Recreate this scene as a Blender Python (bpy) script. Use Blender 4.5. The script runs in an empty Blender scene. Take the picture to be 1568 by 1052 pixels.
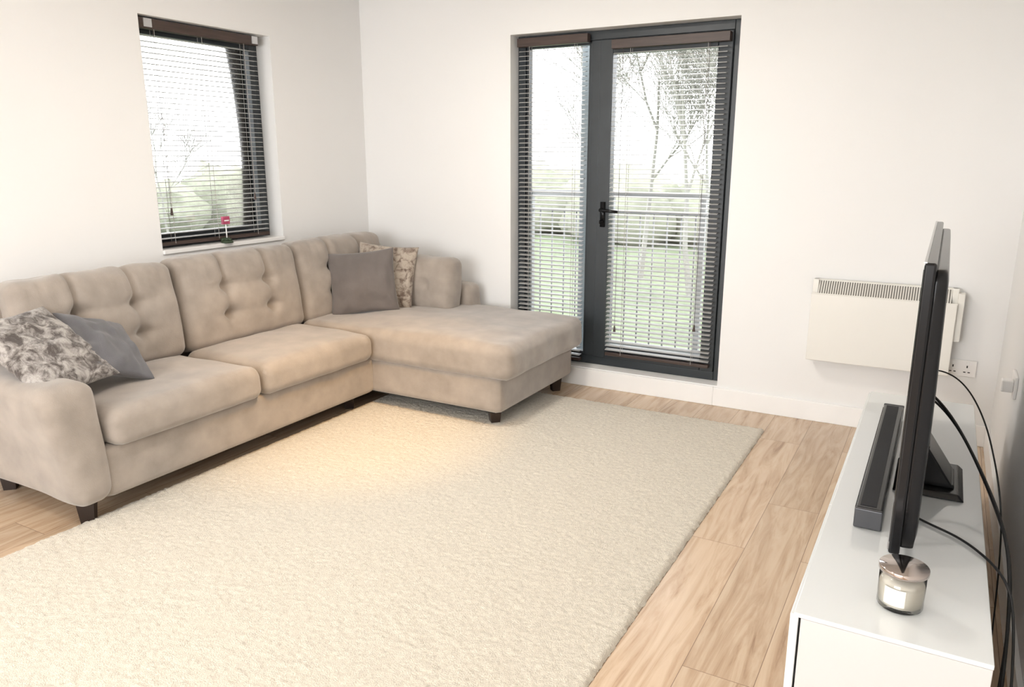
import bpy, bmesh, math, random
from mathutils import Vector, Matrix, noise
random.seed(7)
D=bpy.data; SC=bpy.context.scene; COL=bpy.context.collection
SC.view_settings.view_transform='Standard'

# ---------------------------------------------------------------- materials
def mat(name,col,rough=.5,metal=0,var=None,bump=None,sheen=0,spec=.5,coat=0,trans=0,alpha=1,stretch=None,emis=None):
    m=D.materials.new(name); m.use_nodes=True; nt=m.node_tree; b=nt.nodes['Principled BSDF']
    b.inputs['Base Color'].default_value=(*col,1); b.inputs['Roughness'].default_value=rough
    b.inputs['Metallic'].default_value=metal; b.inputs['Specular IOR Level'].default_value=spec
    b.inputs['Sheen Weight'].default_value=sheen; b.inputs['Coat Weight'].default_value=coat
    b.inputs['Transmission Weight'].default_value=trans; b.inputs['Alpha'].default_value=alpha
    tc=nt.nodes.new('ShaderNodeTexCoord'); src=tc.outputs['Object']
    if stretch:
        mp=nt.nodes.new('ShaderNodeMapping'); mp.inputs['Scale'].default_value=stretch
        nt.links.new(src,mp.inputs[0]); src=mp.outputs[0]
    sc,am=var if var else (3,.03)
    n=nt.nodes.new('ShaderNodeTexNoise'); n.inputs['Scale'].default_value=sc; n.inputs['Detail'].default_value=5
    nt.links.new(src,n.inputs['Vector'])
    r=nt.nodes.new('ShaderNodeValToRGB'); e=r.color_ramp.elements
    e[0].position=.3; e[1].position=.7
    e[0].color=(*[max(0,c*(1-am)) for c in col],1); e[1].color=(*[min(1,c*(1+am)) for c in col],1)
    nt.links.new(n.outputs['Fac'],r.inputs[0]); nt.links.new(r.outputs[0],b.inputs['Base Color'])
    if bump:
        n2=nt.nodes.new('ShaderNodeTexNoise'); n2.inputs['Scale'].default_value=bump[0]; n2.inputs['Detail'].default_value=4
        nt.links.new(src,n2.inputs['Vector'])
        bp=nt.nodes.new('ShaderNodeBump'); bp.inputs['Strength'].default_value=bump[1]; bp.inputs['Distance'].default_value=.01
        nt.links.new(n2.outputs['Fac'],bp.inputs['Height']); nt.links.new(bp.outputs[0],b.inputs['Normal'])
    return m
M_wall=mat('wall_paint',(.79,.783,.772),.85,bump=(60,.03),var=(1.2,.012))
M_ceil=mat('ceiling_paint',(.85,.845,.83),.9)
M_trim=mat('trim_gloss_white',(.84,.83,.815),.4)
M_frame=mat('anthracite_frame',(.026,.032,.037),.4,var=(8,.1))
M_brown=mat('blind_dark_wood',(.055,.034,.027),.45,var=(6,.25),stretch=(1,1,12))
M_slat=mat('blind_slat',(.40,.395,.385),.35)
M_cord=mat('blind_cord',(.4,.38,.36),.8)
M_sofa=mat('sofa_velvet',(.315,.268,.228),.85,var=(9,.15),bump=(220,.12),sheen=.4)
M_foot=mat('sofa_foot_wood',(.025,.014,.010),.35,var=(10,.2))
M_under=mat('sofa_underside',(.02,.018,.016),.9)
M_cb=mat('cushion_taupe',(.135,.115,.105),.85,var=(6,.12),bump=(180,.15),sheen=.3)
M_cg=mat('cushion_slate',(.115,.112,.12),.85,var=(6,.12),bump=(180,.15),sheen=.3)
M_white=mat('furniture_white_gloss',(.70,.72,.72),.16,coat=.6,var=(1,.01))
M_unitside=mat('furniture_white_satin',(.60,.575,.565),.4,var=(1,.01))
M_black=mat('tv_black_plastic',(.006,.006,.007),.22,spec=.3)
M_screen=mat('tv_screen_glass',(.006,.006,.008),.06)
M_silver=mat('brushed_silver',(.62,.62,.63),.3,metal=.9)
M_grille=mat('speaker_cloth',(.02,.02,.022),.8,bump=(400,.4))
M_cable=mat('cable_rubber',(.012,.012,.012),.5)
M_heater=mat('heater_enamel',(.75,.73,.68),.4,var=(2,.015))
M_hgrill=mat('heater_grille_dark',(.20,.19,.17),.6)
M_plate=mat('socket_white_plastic',(.82,.80,.78),.35)
M_wax=mat('candle_wax',(.76,.72,.62),.5)
M_chrome=mat('lid_chrome',(.50,.44,.41),.08,metal=1)
M_label=mat('candle_label',(.78,.74,.66),.6)
M_pink=mat('ornament_pink',(.42,.06,.13),.5,var=(30,.3))
M_green=mat('ornament_green',(.03,.05,.025),.6,var=(40,.4))
M_rail=mat('galvanised_rail',(.24,.25,.255),.5,metal=.1)
M_deck=mat('balcony_deck',(.12,.12,.12),.8,var=(4,.1))
M_grass=mat('lawn_grass',(.082,.108,.055),.95,var=(.6,.2),bump=(6,.3))
M_bark=mat('tree_bark',(.165,.165,.145),.9,var=(5,.1))
M_hedge=mat('hedge_foliage',(.165,.175,.130),.95,var=(3,.22),bump=(8,.4))
M_pillar=mat('balcony_post_paint',(.17,.20,.22),.5)

def floor_mat():
    m=D.materials.new('oak_laminate'); m.use_nodes=True; nt=m.node_tree; L=nt.links.new; b=nt.nodes['Principled BSDF']
    tc=nt.nodes.new('ShaderNodeTexCoord')
    mp=nt.nodes.new('ShaderNodeMapping'); mp.inputs['Rotation'].default_value=(0,0,math.radians(90)); mp.inputs['Location'].default_value=(10.52,11.04,0)
    L(tc.outputs['Object'],mp.inputs[0])
    br=nt.nodes.new('ShaderNodeTexBrick'); br.inputs['Scale'].default_value=1; br.inputs['Brick Width'].default_value=1.28; br.inputs['Row Height'].default_value=.21
    br.inputs['Mortar Size'].default_value=.0011; br.inputs['Mortar Smooth'].default_value=.2; br.offset=.36; br.inputs['Bias'].default_value=0
    br.inputs['Color1'].default_value=(0,0,0,1); br.inputs['Color2'].default_value=(1,1,1,1); br.inputs['Mortar'].default_value=(.5,.5,.5,1)
    L(mp.outputs[0],br.inputs['Vector'])
    mul=nt.nodes.new('ShaderNodeVectorMath'); mul.operation='MULTIPLY'; mul.inputs[1].default_value=(1.2,12,1)
    add=nt.nodes.new('ShaderNodeVectorMath'); add.operation='MULTIPLY_ADD'
    L(br.outputs['Color'],add.inputs[0]); add.inputs[1].default_value=(17,9,5); L(mp.outputs[0],add.inputs[2])
    L(add.outputs[0],mul.inputs[0])
    n=nt.nodes.new('ShaderNodeTexNoise'); n.inputs['Scale'].default_value=1.5; n.inputs['Detail'].default_value=10; n.inputs['Roughness'].default_value=.62; n.inputs['Distortion'].default_value=1.6
    L(mul.outputs[0],n.inputs['Vector'])
    r=nt.nodes.new('ShaderNodeValToRGB'); e=r.color_ramp.elements
    e[0].position=.25; e[0].color=(.27,.155,.09,1); e[1].position=.56; e[1].color=(.59,.44,.305,1)
    x=e.new(.38); x.color=(.47,.325,.21,1); x=e.new(.8); x.color=(.66,.52,.375,1)
    L(n.outputs['Fac'],r.inputs[0])
    hv=nt.nodes.new('ShaderNodeMapRange'); hv.inputs[3].default_value=.92; hv.inputs[4].default_value=1.07
    L(br.outputs['Color'],hv.inputs[0])
    m1=nt.nodes.new('ShaderNodeVectorMath'); m1.operation='SCALE'; L(r.outputs[0],m1.inputs[0]); L(hv.outputs[0],m1.inputs['Scale'])
    mx=nt.nodes.new('ShaderNodeMix'); mx.data_type='RGBA'; L(br.outputs['Fac'],mx.inputs['Factor']); L(m1.outputs[0],mx.inputs['A']); mx.inputs['B'].default_value=(.20,.125,.085,1)
    L(mx.outputs['Result'],b.inputs['Base Color'])
    b.inputs['Roughness'].default_value=.25
    bp=nt.nodes.new('ShaderNodeBump'); bp.inputs['Strength'].default_value=.04; L(n.outputs['Fac'],bp.inputs['Height']); L(bp.outputs[0],b.inputs['Normal'])
    return m
M_floor=floor_mat()
def blotch_mat(name,c1,c2,scale,lo,hi,bumps=120):
    m=D.materials.new(name); m.use_nodes=True; nt=m.node_tree; L=nt.links.new; b=nt.nodes['Principled BSDF']
    tc=nt.nodes.new('ShaderNodeTexCoord'); n=nt.nodes.new('ShaderNodeTexNoise'); n.inputs['Scale'].default_value=scale; n.inputs['Detail'].default_value=6; n.inputs['Roughness'].default_value=.65; n.inputs['Distortion'].default_value=.6
    L(tc.outputs['Object'],n.inputs['Vector']); r=nt.nodes.new('ShaderNodeValToRGB'); e=r.color_ramp.elements
    e[0].position=lo; e[0].color=(*c1,1); e[1].position=hi; e[1].color=(*c2,1); L(n.outputs['Fac'],r.inputs[0]); L(r.outputs[0],b.inputs['Base Color'])
    b.inputs['Roughness'].default_value=.9; b.inputs['Sheen Weight'].default_value=.3
    n2=nt.nodes.new('ShaderNodeTexNoise'); n2.inputs['Scale'].default_value=bumps; L(tc.outputs['Object'],n2.inputs['Vector'])
    bp=nt.nodes.new('ShaderNodeBump'); bp.inputs['Strength'].default_value=.5; bp.inputs['Distance'].default_value=.01; L(n2.outputs['Fac'],bp.inputs['Height']); L(bp.outputs[0],b.inputs['Normal'])
    return m
M_fur=blotch_mat('cushion_fur_print',(.075,.06,.053),(.40,.37,.345),18,.42,.60,90)
M_print=blotch_mat('cushion_bark_print',(.15,.105,.08),(.42,.355,.29),24,.38,.55,140)
M_rug=mat('rug_cream_pile',(.64,.58,.485),.95,var=(70,.09),bump=(220,.6),sheen=.25)

# ---------------------------------------------------------------- helpers
def empty(name,loc=(0,0,0)):
    e=D.objects.new(name,None); e.location=loc; e.empty_display_size=.1; COL.objects.link(e); return e
def fin(name,bm,m,parent=None,smooth=False,loc=None,rot=None):
    me=D.meshes.new(name); bm.normal_update(); bm.to_mesh(me); bm.free()
    ob=D.objects.new(name,me); COL.objects.link(ob)
    for mm in (m if isinstance(m,(list,tuple)) else [m]): me.materials.append(mm)
    if smooth:
        for p in me.polygons: p.use_smooth=True
    if loc is not None: ob.location=loc
    if rot is not None: ob.rotation_euler=rot
    if parent:
        ob.parent=parent; ob.matrix_parent_inverse=Matrix.Translation(-Vector(parent.location))
    return ob
def addbox(bm,a,b,mi=0):
    r=bmesh.ops.create_cube(bm,size=1)
    for v in r['verts']:
        v.co=Vector([ (a[i]+b[i])/2+v.co[i]*(b[i]-a[i]) for i in range(3)])
    for f in {f for v in r['verts'] for f in v.link_faces}: f.material_index=mi
    return r['verts']
def boxes(name,lst,m,parent=None,bevel=0):
    bm=bmesh.new()
    for l in lst: addbox(bm,l[0],l[1],l[2] if len(l)>2 else 0)
    ob=fin(name,bm,m,parent)
    if bevel:
        md=ob.modifiers.new('bev','BEVEL'); md.width=bevel; md.segments=3; md.limit_method='ANGLE'
    return ob
def rbox(name,a,b,r,m,parent=None,cuts=20,fn=None,rot=None,pivot=None):
    a=Vector(a);b=Vector(b);c=(a+b)/2;h=(b-a)/2
    bm=bmesh.new(); bmesh.ops.create_cube(bm,size=2)
    bmesh.ops.subdivide_edges(bm,edges=bm.edges[:],cuts=cuts,use_grid_fill=True)
    for v in bm.verts:
        u=[math.copysign(1-(1-min(1,abs(x)))**1.5,x) for x in v.co]
        p=Vector([u[i]*h[i] for i in range(3)])
        q=Vector([max(-(h[i]-r),min(h[i]-r,p[i])) for i in range(3)])
        d=p-q
        if d.length>1e-9: p=q+d.normalized()*r
        if fn: p=fn(p[0]/h[0],p[1]/h[1],p[2]/h[2],p)
        v.co=p
    return fin(name,bm,m,parent,True,loc=c,rot=rot)
def cyl(bm,p0,p1,r0,r1=None,seg=16,mi=0):
    p0=Vector(p0);p1=Vector(p1);r1=r0 if r1 is None else r1
    d=p1-p0; q=Vector((0,0,1)).rotation_difference(d)
    res=bmesh.ops.create_cone(bm,cap_ends=True,segments=seg,radius1=r0,radius2=r1,depth=d.length)
    for v in res['verts']: v.co=q@v.co+(p0+p1)/2
    for f in {f for v in res['verts'] for f in v.link_faces}: f.material_index=mi
def tube(name,pts,r,m,parent=None,cyc=False):
    cu=D.curves.new(name,'CURVE'); cu.dimensions='3D'; cu.bevel_depth=r; cu.bevel_resolution=2; cu.resolution_u=10
    s=cu.splines.new('NURBS'); s.points.add(len(pts)-1); s.use_endpoint_u=not cyc; s.use_cyclic_u=cyc; s.order_u=4
    for i,p in enumerate(pts): s.points[i].co=(*p,1)
    cu.materials.append(m); ob=D.objects.new(name,cu); COL.objects.link(ob)
    if parent: ob.parent=parent; ob.matrix_parent_inverse=Matrix.Translation(-Vector(parent.location))
    return ob

# ---------------------------------------------------------------- room
XL,XR,YB,YN,ZC=-3.80,.33,4.57,-2.6,2.60
DX0,DX1,DZ0,DZ1=-2.57,-1.11,.125,2.255
WY0,WY1,WZ0,WZ1=2.79,3.70,.985,2.225
T=.30
boxes('floor',[((XL-T,YN-.3,-.1),(XR+.2,YB+T,0))],M_floor)
boxes('ceiling',[((XL-T,YN-.3,ZC),(XR+.2,YB+T,ZC+.1))],M_ceil)
boxes('wall_back',[((XL-T,YB,0),(DX0,YB+T,ZC)),((DX1,YB,0),(XR+.2,YB+T,ZC)),((DX0,YB,DZ1),(DX1,YB+T,ZC)),((DX0,YB,0),(DX1,YB+T,DZ0))],M_wall)
boxes('wall_left',[((XL-T,YN-.3,0),(XL,WY0,ZC)),((XL-T,WY1,0),(XL,YB,ZC)),((XL-T,WY0,WZ1),(XL,WY1,ZC)),((XL-T,WY0,0),(XL,WY1,WZ0))],M_wall)
boxes('wall_right',[((XR,YN-.3,0),(XR+.2,YB,ZC))],M_wall)
boxes('wall_near',[((XL,YN-.2,0),(-3.3,YN,ZC)),((-.2,YN-.2,0),(XR,YN,ZC)),((-3.3,YN-.2,2.3),(-.2,YN,ZC)),((-3.3,YN-.2,0),(-.2,YN,.6))],M_wall)  # opening behind the camera is invented, to go with the added near fill
boxes('baseboard_back',[((DX1-.02,YB-.016,0),(XR,YB,.115)),((XL,YB-.016,0),(DX0,YB,.115)),((DX0,YB-.016,0),(DX1-.02,YB,.118))],M_trim,bevel=.003)
boxes('baseboard_left',[((XL,YN,0),(XL+.016,YB-.016,.115))],M_trim,bevel=.003)
boxes('baseboard_right',[((XR-.016,YN,0),(XR,YB-.016,.115))],M_trim,bevel=.003)

# ---- blinds
def blind(parent,along,a0,a1,z0,z1,pos,axis,pitch=.0285,w=.035,valw=.0,wand=True,tilt=-9):
    def P(al,dep,z): return (al,pos+dep,z) if axis=='x' else (pos-dep,al,z)
    def bx(al0,al1,d0,d1,zz0,zz1):
        p=P(al0,d0,zz0);q=P(al1,d1,zz1); return (tuple(min(p[i],q[i]) for i in range(3)),tuple(max(p[i],q[i]) for i in range(3)))
    boxes('headrail',[bx(a0-.012,a1+.012,-.024,.024,z1-.052,z1)],M_brown,parent,.002)
    boxes('bottom_rail',[bx(a0,a1,-.018,.018,z0,z0+.020)],M_brown,parent,.003)
    bm=bmesh.new(); z=z0+.020+pitch*.7; t=math.radians(tilt)
    while z<z1-.06:
        c=w/2*math.cos(t); s=w/2*math.sin(t)
        n=4; top=[]
        for k in range(n+1):
            f=-1+2*k/n; top.append((f*c, z-f*s+.0014*(1-f*f)))
        rows=[]
        for al in (a0,a1):
            rows.append([[bm.verts.new(P(al,d,zz+o)) for d,zz in top] for o in (.0013,-.0013)])
        for o in (0,1):
            for k in range(n):
                bm.faces.new((rows[0][o][k],rows[0][o][k+1],rows[1][o][k+1],rows[1][o][k]))
        for k in (0,n): bm.faces.new((rows[0][0][k],rows[0][1][k],rows[1][1][k],rows[1][0][k]))
        z+=pitch
    bmesh.ops.recalc_face_normals(bm,faces=bm.faces[:])
    fin('slats',bm,M_slat,parent)
    bm=bmesh.new()
    L=a1-a0
    for f in ((.16,.84) if L<.8 else (.12,.5,.88)):
        for d in (-.018,.018):
            al=a0+f*L; cyl(bm,P(al,d,z0+.01),P(al,d,z1-.03),.0013,seg=6)
    fin('ladder_cords',bm,M_cord,parent)
    if wand:
        bm=bmesh.new()
        for f,zz in ((.10,z0+.21),(.86,z0+.27)):
            al=a0+f*L; cyl(bm,P(al,-.03,zz),P(al,-.03,z1-.05),.0013,seg=6); cyl(bm,P(al,-.03,zz-.04),P(al,-.03,zz),.009,.004,seg=10)
        fin('pull_cords',bm,M_brown,parent)

# ---- balcony door + side light
FY0,FY1=4.675,4.745
dw=empty('door_1',(-1.85,4.7,0))
def rect_frame(lst,x0,x1,z0,z1,t,y0,y1,tb=None):
    tb=tb or t
    lst+= [((x0,y0,z0),(x0+t,y1,z1)),((x1-t,y0,z0),(x1,y1,z1)),((x0+t,y0,z1-t),(x1-t,y1,z1)),((x0+t,y0,z0),(x1-t,y1,z0+tb))]
l=[]; rect_frame(l,DX0,DX1,DZ0,DZ1,.055,FY0,FY1)
l.append(((-2.045,FY0,DZ0+.055),(-1.985,FY1,DZ1-.055)))
boxes('outer_frame',l,M_frame,dw,.004)
l=[]; rect_frame(l,-1.983,-1.167,DZ0+.057,DZ1-.057,.085,FY0-.015,FY1-.01)
boxes('door_leaf',l,M_frame,dw,.005)
l=[]; rect_frame(l,-2.513,-2.047,DZ0+.057,DZ1-.057,.02,FY0+.01,FY1-.01)
boxes('side_sash',l,M_frame,dw,.003)
M_pane=D.materials.new('window_glass'); M_pane.use_nodes=True
nt=M_pane.node_tree; nt.nodes.clear(); o=nt.nodes.new('ShaderNodeOutputMaterial'); tr=nt.nodes.new('ShaderNodeBsdfTransparent'); gl=nt.nodes.new('ShaderNodeBsdfGlossy'); mi=nt.nodes.new('ShaderNodeMixShader'); fr=nt.nodes.new('ShaderNodeFresnel')
gl.inputs['Roughness'].default_value=.02; nt.links.new(fr.outputs[0],mi.inputs[0]); nt.links.new(tr.outputs[0],mi.inputs[1]); nt.links.new(gl.outputs[0],mi.inputs[2]); nt.links.new(mi.outputs[0],o.inputs[0])
boxes('glass',[((-1.90,4.708,.26),(-1.25,4.712,2.115)),((-2.495,4.708,.2),(-2.065,4.712,2.18))],M_pane,dw)
bm=bmesh.new(); hx,hz=-1.935,1.165
addbox(bm,(hx-.016,4.648,hz-.11),(hx+.016,4.660,hz+.05))
cyl(bm,(hx,4.655,hz),(hx,4.61,hz),.011); cyl(bm,(hx-.005,4.612,hz),(hx+.12,4.606,hz-.008),.011,.009); cyl(bm,(hx,4.655,hz-.075),(hx,4.63,hz-.075),.012)
addbox(bm,(hx-.003,4.605,hz-.085),(hx+.003,4.632,hz-.065))
fin('lever_handle',bm,M_black,dw,True)
b1=empty('venetian_blind',(-1.5,4.6,1.2)); blind(b1,'x',-1.875,-1.185,.215,2.185,4.625,'x')
b2=empty('venetian_blind.001',(-2.3,4.6,1.2)); blind(b2,'x',-2.53,-2.06,.15,2.235,4.63,'x',wand=False)
# ---- left window
wn=empty('window_1',(-3.95,3.2,1.6))
def yz_frame(y0,y1,z0,z1,t,x0,x1): return [((x0,y0,z0),(x1,y0+t,z1)),((x0,y1-t,z0),(x1,y1,z1)),((x0,y0+t,z1-t),(x1,y1-t,z1)),((x0,y0+t,z0),(x1,y1-t,z0+t))]
boxes('frame',yz_frame(WY0,WY1,WZ0,WZ1,.045,-3.99,-3.92),M_frame,wn,.004)
boxes('sash',yz_frame(WY0+.045,WY1-.045,WZ0+.045,WZ1-.045,.035,-3.985,-3.905),M_frame,wn,.004)
boxes('glass',[((-3.952,WY0+.08,WZ0+.08),(-3.948,WY1-.08,WZ1-.08))],M_pane,wn)
boxes('trim_1',[((-3.92,WY0,WZ0-.02),(-3.785,WY1,WZ0+.004))],M_trim,wn,bevel=.004)
b3=empty('venetian_blind.002',(-3.86,3.2,1.6)); blind(b3,'y',WY0+.02,WY1-.08,WZ0+.02,WZ1-.01,-3.855,'y',tilt=-3)
boxes('rail_brackets',[((-3.833,WY0+.05,WZ1-.055),(-3.826,WY0+.10,WZ1-.012)),((-3.833,WY1-.12,WZ1-.055),(-3.826,WY1-.075,WZ1-.012))],M_silver,b3)
# ---- sill ornament
ox,oy,oz=-3.795,3.235,WZ0+.004
o1=empty('flower_ornament',(ox,oy,oz)); 
bm=bmesh.new()
cyl(bm,(ox,oy,oz),(ox,oy,oz+.012),.036,.034,20)
for i in range(22):
    a=random.random()*6.28; rr=random.random()*.026
    bmesh.ops.create_icosphere(bm,subdivisions=1,radius=.009+.005*random.random(),matrix=Matrix.Translation((ox+rr*math.cos(a),oy+rr*math.sin(a),oz+.016+.006*random.random())))
fin('mossy_base',bm,M_green,o1,True)
bm=bmesh.new(); cyl(bm,(ox,oy,oz+.01),(ox,oy,oz+.12),.004,.003,8); fin('stem',bm,M_trim,o1,True)
bm=bmesh.new(); addbox(bm,(ox-.009,oy-.026,oz+.112),(ox+.009,oy+.026,oz+.158)); addbox(bm,(ox+.009,oy-.018,oz+.13),(ox+.012,oy+.018,oz+.138),1)
ob=fin('blossom_block',bm,[M_pink,M_trim],o1); md=ob.modifiers.new('b','BEVEL'); md.width=.003

# ---------------------------------------------------------------- rug
bm=bmesh.new(); RX0,RX1,RY0,RY1=-3.0,-.75,.80,4.24
nx,ny=300,460
g=[[None]*(ny+1) for _ in range(nx+1)]
for i in range(nx+1):
    for j in range(ny+1):
        x=RX0+(RX1-RX0)*i/nx; y=RY0+(RY1-RY0)*j/ny
        ed=min(i,nx-i,j,ny-j)
        e=min(1,ed/2.5)
        z=.004+.013*math.sqrt(e)+ (.0030*noise.noise(Vector((x*60,y*60,0)))+.0015*noise.noise(Vector((x*16,y*16,3)))+.0042*(random.random()-.5))*(1 if ed>0 else 0)
        jx=(random.random()-.5)*.005; jy=(random.random()-.5)*.005
        if ed==0: jx+=.004*noise.noise(Vector((x*20,y*20,5)))
        g[i][j]=bm.verts.new((x+jx,y+jy,z if ed>0 else .001))
for i in range(nx):
    for j in range(ny): bm.faces.new((g[i][j],g[i+1][j],g[i+1][j+1],g[i][j+1]))
fin('area_rug',bm,M_rug,None,True)

# ---------------------------------------------------------------- sofa
sf=empty('corner_sofa',(-3.3,2.9,0))
def wr(p,s=8,a=.006,o=0): return a*noise.noise(Vector((p[0]*s+o,p[1]*s,p[2]*s)))
def seatfn(puff,o=0,pf=.012):
    def f(u,v,w,p):
        k=max(0,1-u*u)*max(0,1-v*v)
        p=Vector(p); 
        if w>0: p.z+=puff*k**.5*w
        p+=Vector((wr(p,6,pf,o),wr(p,6,pf*.6,o+9),wr(p,5,pf,o+20)*max(0,w)))
        return p
    return f
rbox('base_main',(-3.74,1.76,.10),(-2.925,3.52,.325),.028,M_sofa,sf,14)
rbox('base_chaise',(-3.74,3.50,.10),(-2.035,4.45,.31),.03,M_sofa,sf,14)
rbox('seat_cushion_1',(-3.50,1.80,.315),(-2.88,2.612,.475),.055,M_sofa,sf,24,seatfn(.025,1))
rbox('seat_cushion_2',(-3.50,2.618,.315),(-2.88,3.475,.475),.055,M_sofa,sf,24,seatfn(.025,5))
rbox('chaise_cushion',(-3.50,3.475,.295),(-1.965,4.48,.49),.055,M_sofa,sf,28,seatfn(.03,11))
rbox('back_frame',(-3.785,1.66,.10),(-3.60,4.49,.90),.05,M_sofa,sf,14)
def backfn(o,tufts):
    def f(u,v,w,p):
        p=Vector(p); k=max(0,1-v*v)*max(0,1-w*w)
        if u>0:
            p.x+=.055*k**.5*u
            for tv,tw in tufts:
                dv=(v-tv)*H[1]; dw=(w-tw)*H[2]
                p.x-=.058*math.exp(-(dv*dv+dw*dw)/.0013)*u
                if w>tw: p.x-=(.024 if tw>0 else .010)*math.exp(-(dv*dv)/.00022)*u*min(1,(w-tw)*4)
                else: p.x-=.012*math.exp(-(dv*dv)/.0004)*u*math.exp(-(dw*dw)/.01)
                p.x-=.012*math.exp(-(dw*dw)/.0004)*u*math.exp(-(dv*dv)/.012)
            if w>.2: p.x-=.008*(w-.2)*u*(.5+.5*math.sin(v*34+o+2*math.sin(v*9)))
        if w>.3:
            s=(w-.3)/.7
            p.z+=s*(.010*noise.noise(Vector((v*4+o,3,u)))-.007*sum(math.exp(-((v-t[0])*H[1])**2/.0004) for t in tufts if t[1]>0))
            p.z-=.014*s*abs(v)**5
        p+=Vector((wr(p,9,.009,o),wr(p,7,.006,o+9),0))
        return p
    H=(.1,.42,.26); return f
tf=[(-.36,.26),(.36,.26),(-.36,-.34),(.36,-.34)]
for i,(y0,y1) in enumerate(((1.80,2.625),(2.635,3.50),(3.505,4.34))):
    rbox('back_cushion_%d'%(i+1),(-3.655,y0,.455),(-3.475,y1,.965+.01*i),.055,M_sofa,sf,56,backfn(i*7,tf),rot=(0,math.radians(-9),0))
rbox('side_back_cushion',(-3.48,4.17,.47),(-2.80,4.34,.845),.06,M_sofa,sf,26,
     lambda u,v,w,p: Vector((p.x+wr(p,8,.008,3),p.y-(.03*max(0,(1-u*u)*(1-w*w))**.5 - .045*math.exp(-(((u-.4)*.34)**2+((w+.0)*.19)**2)/.0010))*(1 if v<0 else 0),p.z+wr(p,8,.008,8))),rot=(math.radians(-5),0,0))
def armfn(sgn,flare,widen):
    def f(u,v,w,p):
        p=Vector(p); s=(w+1)/2
        p.y+=sgn*flare*s**1.6 + v*widen*s**1.5
        if u>.6: p.x-=.02*s*s
        p+=Vector((wr(p,6,.008,2),wr(p,6,.008,12),wr(p,5,.008,22)))
        return p
    return f
rbox('arm_near',(-3.77,1.625,.10),(-2.905,1.80,.625),.065,M_sofa,sf,24,armfn(-1,.055,.035))
rbox('arm_far',(-3.74,4.345,.10),(-2.74,4.50,.655),.055,M_sofa,sf,22,armfn(1,.0,.008))
bm=bmesh.new()
for x,y,z in ((-3.01,1.72,0),(-3.06,3.42,0.0),(-2.13,3.60,.019),(-2.12,4.37,0),(-3.65,1.75,0),(-3.65,4.38,0)):
    cyl(bm,(x,y,z),(x,y,.11),.036,.050,4)
ob=fin('wooden_feet',bm,M_foot,sf); 
bm=bmesh.new(); addbox(bm,(-3.68,1.82,.085),(-2.98,3.5,.105)); addbox(bm,(-3.68,3.55,.085),(-2.1,4.40,.105)); fin('underside_cloth',bm,M_under,sf)

# scatter cushions
def pillow(name,w,h,t,m,loc,rot=None,seed=0,hair=0,WU=None):
    bm=bmesh.new(); N=34; grids=[]
    for s in (1,-1):
        g=[]
        for i in range(N+1):
            row=[]
            for j in range(N+1):
                u=-1+2*i/N; v=-1+2*j/N
                uu=math.copysign(1-(1-abs(u))**1.3,u); vv=math.copysign(1-(1-abs(v))**1.3,v)
                x=uu*w/2*(1-.07*(1-vv*vv)); z=vv*h/2*(1-.07*(1-uu*uu))
                k=max(0,(1-uu*uu)*(1-vv*vv))
                y=s*t/2*k**.42
                nz=noise.noise(Vector((uu*2.2+seed,vv*2.2,s)))*.018+noise.noise(Vector((uu*5+seed,vv*3,s+5)))*.010
                y+=s*nz*min(1,k*5)
                if hair: y+=s*hair*random.random()*min(1,k*8)
                row.append(bm.verts.new((x,y,z)))
            g.append(row)
        grids.append(g)
        for i in range(N):
            for j in range(N):
                q=(g[i][j],g[i+1][j],g[i+1][j+1],g[i][j+1]); bm.faces.new(q if s<0 else q[::-1])
    bmesh.ops.remove_doubles(bm,verts=bm.verts[:],dist=.0008)
    bmesh.ops.recalc_face_normals(bm,faces=bm.faces[:])
    if WU:
        X=Vector(WU[0]).normalized(); Zv=Vector(WU[1]); Zv=(Zv-X*Zv.dot(X)).normalized(); Y=Zv.cross(X)
        R=Matrix((X,Y,Zv)).transposed(); e=R.to_euler()
    else: e=[math.radians(a) for a in rot]
    return fin(name,bm,m,None,True,loc,e)
pillow('cushion_taupe',.44,.42,.15,M_cb,(-3.27,3.85,.70),(-16,-5,35),1)
pillow('cushion_patterned',.42,.43,.14,M_print,(-3.25,4.06,.715),(-14,4,18),2)
pillow('cushion_slate_grey',.34,.40,.11,M_cg,(-3.28,2.055,.655),None,3,WU=((.0,.39,-.14),(-.30,-.05,.24)))
pillow('cushion_faux_fur',.46,.40,.12,M_fur,(-3.24,1.765,.70),None,4,.006,WU=((.338,.10,-.28),(-.09,.432,.0)))

# ---------------------------------------------------------------- tv unit
UX0,UX1,UY0,UY1,UZ=-.207,.195,1.695,3.66,.475
tu=empty('tv_unit',(0,2.7,0))
boxes('carcass',[((UX0+.022,UY0,.10),(UX1,UY1,UZ-.012))],M_unitside,tu,.002)
boxes('top_glass',[((UX0+.006,UY0-.001,UZ-.011),(UX1+.001,UY1,UZ))],M_white,tu,.0015)
L3=(UY1-UY0)/3
boxes('drawer_fronts',[((UX0-.002,UY0+L3*i+.002,.105),(UX0+.017,UY0+L3*(i+1)-.002,UZ-.006)) for i in range(3)],M_white,tu,.002)
boxes('legs',[((x,y,0),(x+.04,y+.04,.10)) for x in (UX0+.05,UX1-.07) for y in (UY0+.05,UY1-.1,(UY0+UY1)/2)],M_silver,tu,.002)

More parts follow.
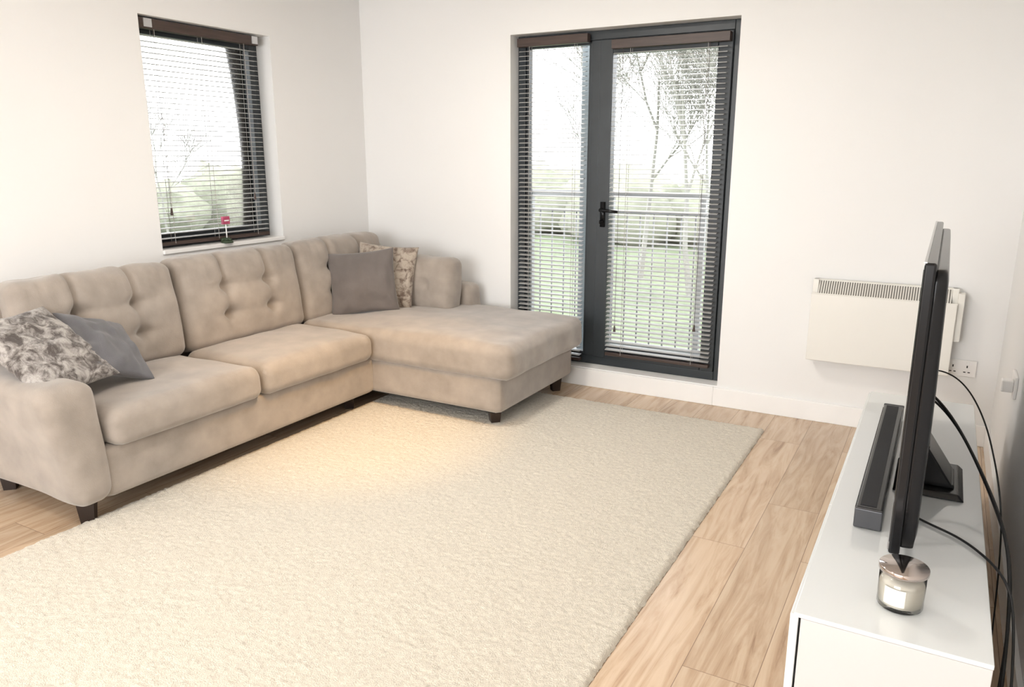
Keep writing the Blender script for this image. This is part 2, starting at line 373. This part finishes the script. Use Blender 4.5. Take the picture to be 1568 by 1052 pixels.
# ---------------------------------------------------------------- television
tv=empty('television',(0,2.68,UZ)); TY0,TY1,TZ0,TZ1=2.01,3.345,.518,1.26
boxes('panel',[((-.030,TY0,TZ0),(-.004,TY1,TZ1))],M_black,tv,.006)
boxes('screen',[((-.0315,TY0+.018,TZ0+.025),(-.0300,TY1-.018,TZ1-.018))],M_screen,tv)
boxes('silver_edge',[((-.031,TY0+.004,TZ1-.001),(-.025,TY1-.004,TZ1+.0015)),((-.0335,TY0+.004,TZ0+.002),(-.0305,TY1-.004,TZ0+.010))],M_silver,tv)
rbox('rear_housing',(-.012,TY0+.012,TZ0+.012),(.030,TY1-.012,TZ1-.02),.014,M_black,tv,10,
     lambda u,v,w,p: Vector((p.x if u<0 else p.x*(1-.3*max(0,w)),p.y*(1-.006*(u+1)),p.z)))
bm=bmesh.new(); addbox(bm,(.0,2.60,.50),(.04,2.76,.62)); ob=fin('stand_neck',bm,M_black,tv)
bm=bmesh.new()
for v in addbox(bm,(-.05,2.54,UZ+.001),(.150,2.84,UZ+.020)):
    if v.co.z>UZ+.01: v.co.x=.03+(v.co.x-.03)*.85; v.co.y=2.69+(v.co.y-2.69)*.92
addv=addbox(bm,(.02,2.60,UZ+.015),(.12,2.76,UZ+.03))
for v in addbox(bm,(.02,2.59,UZ+.02),(.12,2.77,.62)):
    if v.co.z>.6 and v.co.x>.1: v.co.x=.035
ob=fin('stand_base',bm,M_black,tv); md=ob.modifiers.new('b','BEVEL'); md.width=.005; md.segments=2
# ---------------------------------------------------------------- soundbar
sb=empty('soundbar',(-.1,2.7,UZ))
boxes('body',[((-.128,2.225,UZ+.001),(-.058,3.29,UZ+.060))],M_black,sb,.006)
boxes('grille',[((-.131,2.245,UZ+.008),(-.127,3.27,UZ+.052)),((-.118,2.245,UZ+.0595),(-.075,3.27,UZ+.0615))],M_grille,sb,.001)
boxes('end_caps',[((-.1295,2.215,UZ+.002),(-.0565,2.227,UZ+.061)),((-.1295,3.288,UZ+.002),(-.0565,3.30,UZ+.061))],mat('endcap_grey',(.07,.07,.075),.3,metal=.4),sb,.004)
# ---------------------------------------------------------------- candle jar
cx0,cy0=.010,1.845
cn=empty('jar_candle',(cx0,cy0,UZ))
def lathe(name,prof,m,parent,seg=48,c=(0,0)):
    bm=bmesh.new(); rings=[]
    for r,z in prof:
        rings.append([bm.verts.new((c[0]+r*math.cos(6.28318*k/seg),c[1]+r*math.sin(6.28318*k/seg),z)) for k in range(seg)])
    for a,b in zip(rings,rings[1:]):
        for k in range(seg): bm.faces.new((a[k],a[(k+1)%seg],b[(k+1)%seg],b[k]))
    bmesh.ops.remove_doubles(bm,verts=bm.verts[:],dist=1e-5)
    bmesh.ops.recalc_face_normals(bm,faces=bm.faces[:])
    return fin(name,bm,m,parent,True)
Z=UZ+.001
lathe('glass_jar',[(0,Z),(.044,Z),(.049,Z+.004),(.050,Z+.05),(.050,Z+.088),(.0485,Z+.088)],M_pane,cn,c=(cx0,cy0))
lathe('wax',[(0,Z+.0105),(.0440,Z+.0105),(.0478,Z+.014),(.0478,Z+.060),(0,Z+.060)],M_wax,cn,c=(cx0,cy0))
lathe('lid',[(0,Z+.089),(.052,Z+.089),(.0535,Z+.091),(.0535,Z+.101),(.052,Z+.103),(.0,Z+.1035)],M_chrome,cn,c=(cx0,cy0))
bm=bmesh.new()
for k in range(9):
    a0=math.radians(228+k*6);a1=math.radians(234+k*6)
    vs=[bm.verts.new((cx0+.0506*math.cos(a),cy0+.0506*math.sin(a),z)) for a,z in ((a0,Z+.02),(a1,Z+.02),(a1,Z+.062),(a0,Z+.062))]; bm.faces.new(vs)
fin('label',bm,M_label,cn,True)
# ---------------------------------------------------------------- cables
cb=empty('cable_bundle',(.2,2.6,.5))
tube('cable_1',[(.035,2.75,.74),(.08,2.72,.71),(.15,2.6,.63),(.205,2.45,.56),(.245,2.3,.50),(.262,2.2,.40),(.27,2.15,.22),(.27,2.1,.01)],.0045,M_cable,cb)
tube('cable_2',[(.035,2.85,.70),(.10,2.82,.66),(.18,2.62,.57),(.225,2.4,.52),(.27,2.25,.44),(.275,2.2,.2),(.27,2.2,.01)],.004,M_cable,cb)
tube('cable_3',[(-.02,2.4,.482),(.05,2.33,.481),(.12,2.3,.481),(.19,2.2,.482),(.24,2.1,.475),(.265,2.05,.40),(.28,2.0,.15),(.28,2.0,.01)],.0035,M_cable,cb)
tube('cable_4',[(.035,2.95,.78),(.10,2.9,.79),(.18,2.8,.70),(.22,2.7,.58),(.25,2.6,.48),(.27,2.6,.3),(.28,2.6,.01)],.0025,M_cable,cb)
# ---------------------------------------------------------------- panel heater
ht=empty('panel_heater',(-.25,4.5,.6))
HX0,HX1,HZ0,HZ1,HY=-.60,.105,.385,.838,4.465
boxes('body',[((HX0,HY,HZ0),(HX1,4.55,HZ1-.075)),((HX0,HY+.03,HZ1-.08),(HX0+.03,4.55,HZ1)),((HX1-.03,HY+.03,HZ1-.08),(HX1,4.55,HZ1)),((HX0,HY+.06,HZ1-.08),(HX1,4.55,HZ1))],M_heater,ht,.004)
bm=bmesh.new()
def quadbox(pts,dy=.004,mi=0):
    f=[bm.verts.new(p) for p in pts]; k=[bm.verts.new((p[0],p[1]+dy,p[2])) for p in pts]
    for q in ((f[0],f[1],f[2],f[3]),(k[3],k[2],k[1],k[0])): 
        x=bm.faces.new(q); x.material_index=mi
    for a in range(4):
        x=bm.faces.new((f[a],k[a],k[(a+1)%4],f[(a+1)%4])); x.material_index=mi
def sl(x,s): return (x,HY+.004+.055*s,HZ1-.075+.073*s)
quadbox([sl(HX0+.03,0),sl(HX1-.03,0),sl(HX1-.03,1),sl(HX0+.03,1)],.01,0)
n=52
for i in range(n+1):
    x=HX0+.032+(HX1-HX0-.068)*i/n
    p=[sl(x,.03),sl(x+.005,.03),sl(x+.005,.97),sl(x,.97)]
    quadbox([(a,b-.004,c) for a,b,c in p],.006,1)
for s in (0,.94):
    p=[sl(HX0,s),sl(HX1,s),sl(HX1,s+.06),sl(HX0,s+.06)]; quadbox([(a,b-.005,c) for a,b,c in p],.008,1)
fin('slanted_grille',bm,[M_hgrill,M_heater],ht)
boxes('wall_bracket',[((HX0+.1,4.55,HZ0+.08),(HX1-.1,4.569,HZ1-.08))],M_heater,ht)
boxes('thermostat',[((HX1-.001,4.49,HZ0+.18),(HX1+.03,4.55,HZ1-.02))],M_heater,ht,.004)
# ---------------------------------------------------------------- sockets
so=empty('wall_socket',(.16,4.56,.42))
boxes('plate',[((.085,4.559,.37),(.232,4.5695,.458))],M_plate,so,.003)
boxes('pin_holes',[((x+dx,4.5575,z),(x+dx+w,4.5595,z+h)) for x in (.105,.170) for dx,z,w,h in ((.016,.418,.006,.012),(.004,.392,.011,.005),(.024,.392,.011,.005))],M_cable,so)
boxes('rockers',[((x,4.5565,.437),(x+.012,4.559,.45)) for x in (.118,.185)],M_trim,so,.001)
s2=empty('wall_socket.001',(.32,3.6,.6))
boxes('plate',[((.318,3.55,.55),(.3295,3.70,.64))],M_plate,s2,.003)
boxes('plug',[((.275,3.57,.57),(.318,3.62,.62))],M_plate,s2,.006)

# ---------------------------------------------------------------- outside
GZ=-1.6
boxes('balcony_floor',[((-2.85,YB+T+.005,-.05),(-.75,5.34,.05))],M_deck)
rl=empty('balcony_railing',(-1.8,5.25,.6)); l=[]
RX0_,RX1_,RYY=-2.80,-.80,5.27
l.append(((RX0_,RYY-.025,1.215),(RX1_,RYY+.025,1.255)))
l.append(((RX0_,RYY-.012,1.10),(RX1_,RYY+.012,1.12))); l.append(((RX0_,RYY-.012,.13),(RX1_,RYY+.012,.155)))
for x in (RX0_,RX1_-.04):
    l+= [((x,4.875,1.215),(x+.04,RYY,1.255)),((x+.01,4.875,1.10),(x+.03,RYY,1.12)),((x+.01,4.875,.13),(x+.03,RYY,.155))]
for x in (RX0_,-2.14,-1.47,RX1_-.04): l.append(((x,RYY-.02,.05),(x+.04,RYY+.02,1.22)))
boxes('rails_and_posts',l,M_rail,rl)
bm=bmesh.new(); x=RX0_+.1
while x<RX1_-.05: cyl(bm,(x,RYY,.14),(x,RYY,1.11),.006,seg=8); x+=.10
for xx in (RX0_+.02,RX1_-.02):
    y=4.95
    while y<5.22: cyl(bm,(xx,y,.14),(xx,y,1.11),.006,seg=8); y+=.10
fin('balusters',bm,M_rail,rl,True)
boxes('balcony_post',[((-2.33,5.16,.05),(-2.265,5.225,3.2)),((-2.345,5.145,.05),(-2.25,5.24,.065)),((-2.345,5.145,3.17),(-2.25,5.24,3.2))],M_pillar,bevel=.004)
boxes('lawn',[((-70,5.5,GZ-.05),(50,80,GZ)),((-70,-40,GZ-.05),(-4.3,5.5,GZ))],M_grass)
def blob(bm,c,r,seed,sub=4):
    rs=bmesh.ops.create_icosphere(bm,subdivisions=sub,radius=1)
    for v in rs['verts']:
        d=v.co.copy(); k=1+.35*noise.noise(d*2.2+Vector((seed,0,0)))+.22*noise.noise(d*7+Vector((seed,3,0)))
        v.co=Vector(c)+Vector((d.x*r[0],d.y*r[1],d.z*r[2]))*k
        v.co.z=max(v.co.z,GZ+.002)
bm=bmesh.new()
for i in range(22):
    blob(bm,(-34+i*2.6+random.random(),27+random.random()*4,-.7),(2.2,1.8,1.3+random.random()*1.4),i,3)
for i in range(18):
    blob(bm,(-28+random.random()*3,-6+i*2.4,-.9),(1.8,2.0,1.1+random.random()*.8),i+50,3)
fin('hedge_row',bm,M_hedge,None,True)
def tree_mesh(name,hgt,seed,maxn=9000):
    rnd=random.Random(seed); V=[];F=[]
    def seg(a,b,r0,r1):
        d=(b-a).normalized(); s=d.orthogonal().normalized(); t=d.cross(s); k=len(V)
        for c,r in ((a,r0),(b,r1)):
            for j in range(3):
                an=2.0944*j; V.append(c+s*math.cos(an)*r+t*math.sin(an)*r)
        for j in range(3): F.append((k+j,k+(j+1)%3,k+3+(j+1)%3,k+3+j))
    def br(p,d,l,r,dep):
        n=4; q=p
        for k in range(n):
            d=(d+Vector((rnd.uniform(-1,1),rnd.uniform(-1,1),rnd.uniform(-.2,.5)))*.16).normalized()
            q2=q+d*l/n; seg(q,q2,max(.006,r*(1-k*.17)),max(.005,r*(1-(k+1)*.17))); q=q2
            if dep<5 and (k>0 or dep>0) and len(F)<maxn*3:
                for _ in range(2 if dep in(1,2) else 1):
                    a=Vector((rnd.uniform(-1,1),rnd.uniform(-1,1),rnd.uniform(-.2,.6))).normalized()
                    br(q,(d+a*.9).normalized(),l*rnd.uniform(.5,.72),r*.48,dep+1)
    br(Vector((0,0,0)),Vector((0,0,1)),hgt*.5,hgt*.009,0)
    me=D.meshes.new(name); me.from_pydata([tuple(v) for v in V],[],F); me.materials.append(M_bark); return me
tms=[tree_mesh('tree_a',9,3),tree_mesh('tree_b',9,8)]
for i,(x,y,s,a) in enumerate(((-2.9,15,.95,0),(-4.9,17,1.0,2),(-6.8,19,1.1,4),(-1.6,18,.9,1),(-9.5,22,1.0,3),(-4.0,20,1.1,5.2),(-5.8,22,1,.7),(-24,18,.7,1.5),(-3.2,22,1.15,3.1))):
    o=D.objects.new('bare_tree',tms[i%2]); o.location=(x,y,GZ+.02); o.scale=(s,s,s); o.rotation_euler=(0,0,a); COL.objects.link(o)

# ---------------------------------------------------------------- light
w=D.worlds.new('overcast_sky'); SC.world=w; w.use_nodes=True; bg=w.node_tree.nodes['Background']
bg.inputs[0].default_value=(.96,.98,1,1); bg.inputs[1].default_value=8.2
def area(name,loc,rot,sx,sy,e,col,spread=180,shape='RECTANGLE'):
    ld=D.lights.new(name,'AREA'); ld.shape=shape; ld.size=sx; ld.size_y=sy; ld.energy=e; ld.color=col; ld.spread=math.radians(spread)
    o=D.objects.new(name,ld); o.location=loc; o.rotation_euler=[math.radians(a) for a in rot]; COL.objects.link(o); return o
area('added_fill_near',(-1.75,YN+.02,1.45),(90,0,0),3.0,1.7,68,(1,.997,.99))  # unseen fill panel added behind the camera to brighten the room
for i,(x,y,e) in enumerate(((-1.9,.6,19),(-1.9,2.9,29))):  # out-of-view ceiling fill, added for soft light and housed in invented fixtures
    cl=empty('added_ceiling_fill' if i==0 else 'added_ceiling_fill.001',(x,y,ZC))
    lathe('rim',[(0,ZC),(.20,ZC),(.205,ZC-.03),(.19,ZC-.035),(.19,ZC-.01),(0,ZC-.01)],M_trim,cl,c=(x,y))
    a=area('ceiling_fill_lamp',(x,y,ZC-.036),(0,0,0),.36,.36,e,(1,.945,.87),shape='DISK'); a.parent=cl; a.matrix_parent_inverse=Matrix.Translation(-Vector(cl.location))
sp=D.lights.new('warm_downlight','SPOT'); sp.energy=190; sp.color=(1,.58,.17); sp.spot_size=math.radians(46); sp.spot_blend=1; sp.shadow_soft_size=.05
so_=D.objects.new('warm_downlight',sp); so_.location=(-1.5,2.5,2.56); COL.objects.link(so_)
so_.rotation_euler=(Vector((-2.88,3.15,0))-Vector(so_.location)).to_track_quat('-Z','Y').to_euler()

# ---------------------------------------------------------------- camera
cd=D.cameras.new('camera'); c=D.objects.new('camera',cd); COL.objects.link(c)
cd.sensor_width=36; cd.sensor_fit='HORIZONTAL'; cd.lens=26.96; cd.clip_start=.02
c.location=(0,0,1.5); c.rotation_euler=(math.radians(90-13.724),0,math.radians(29.242)); SC.camera=c
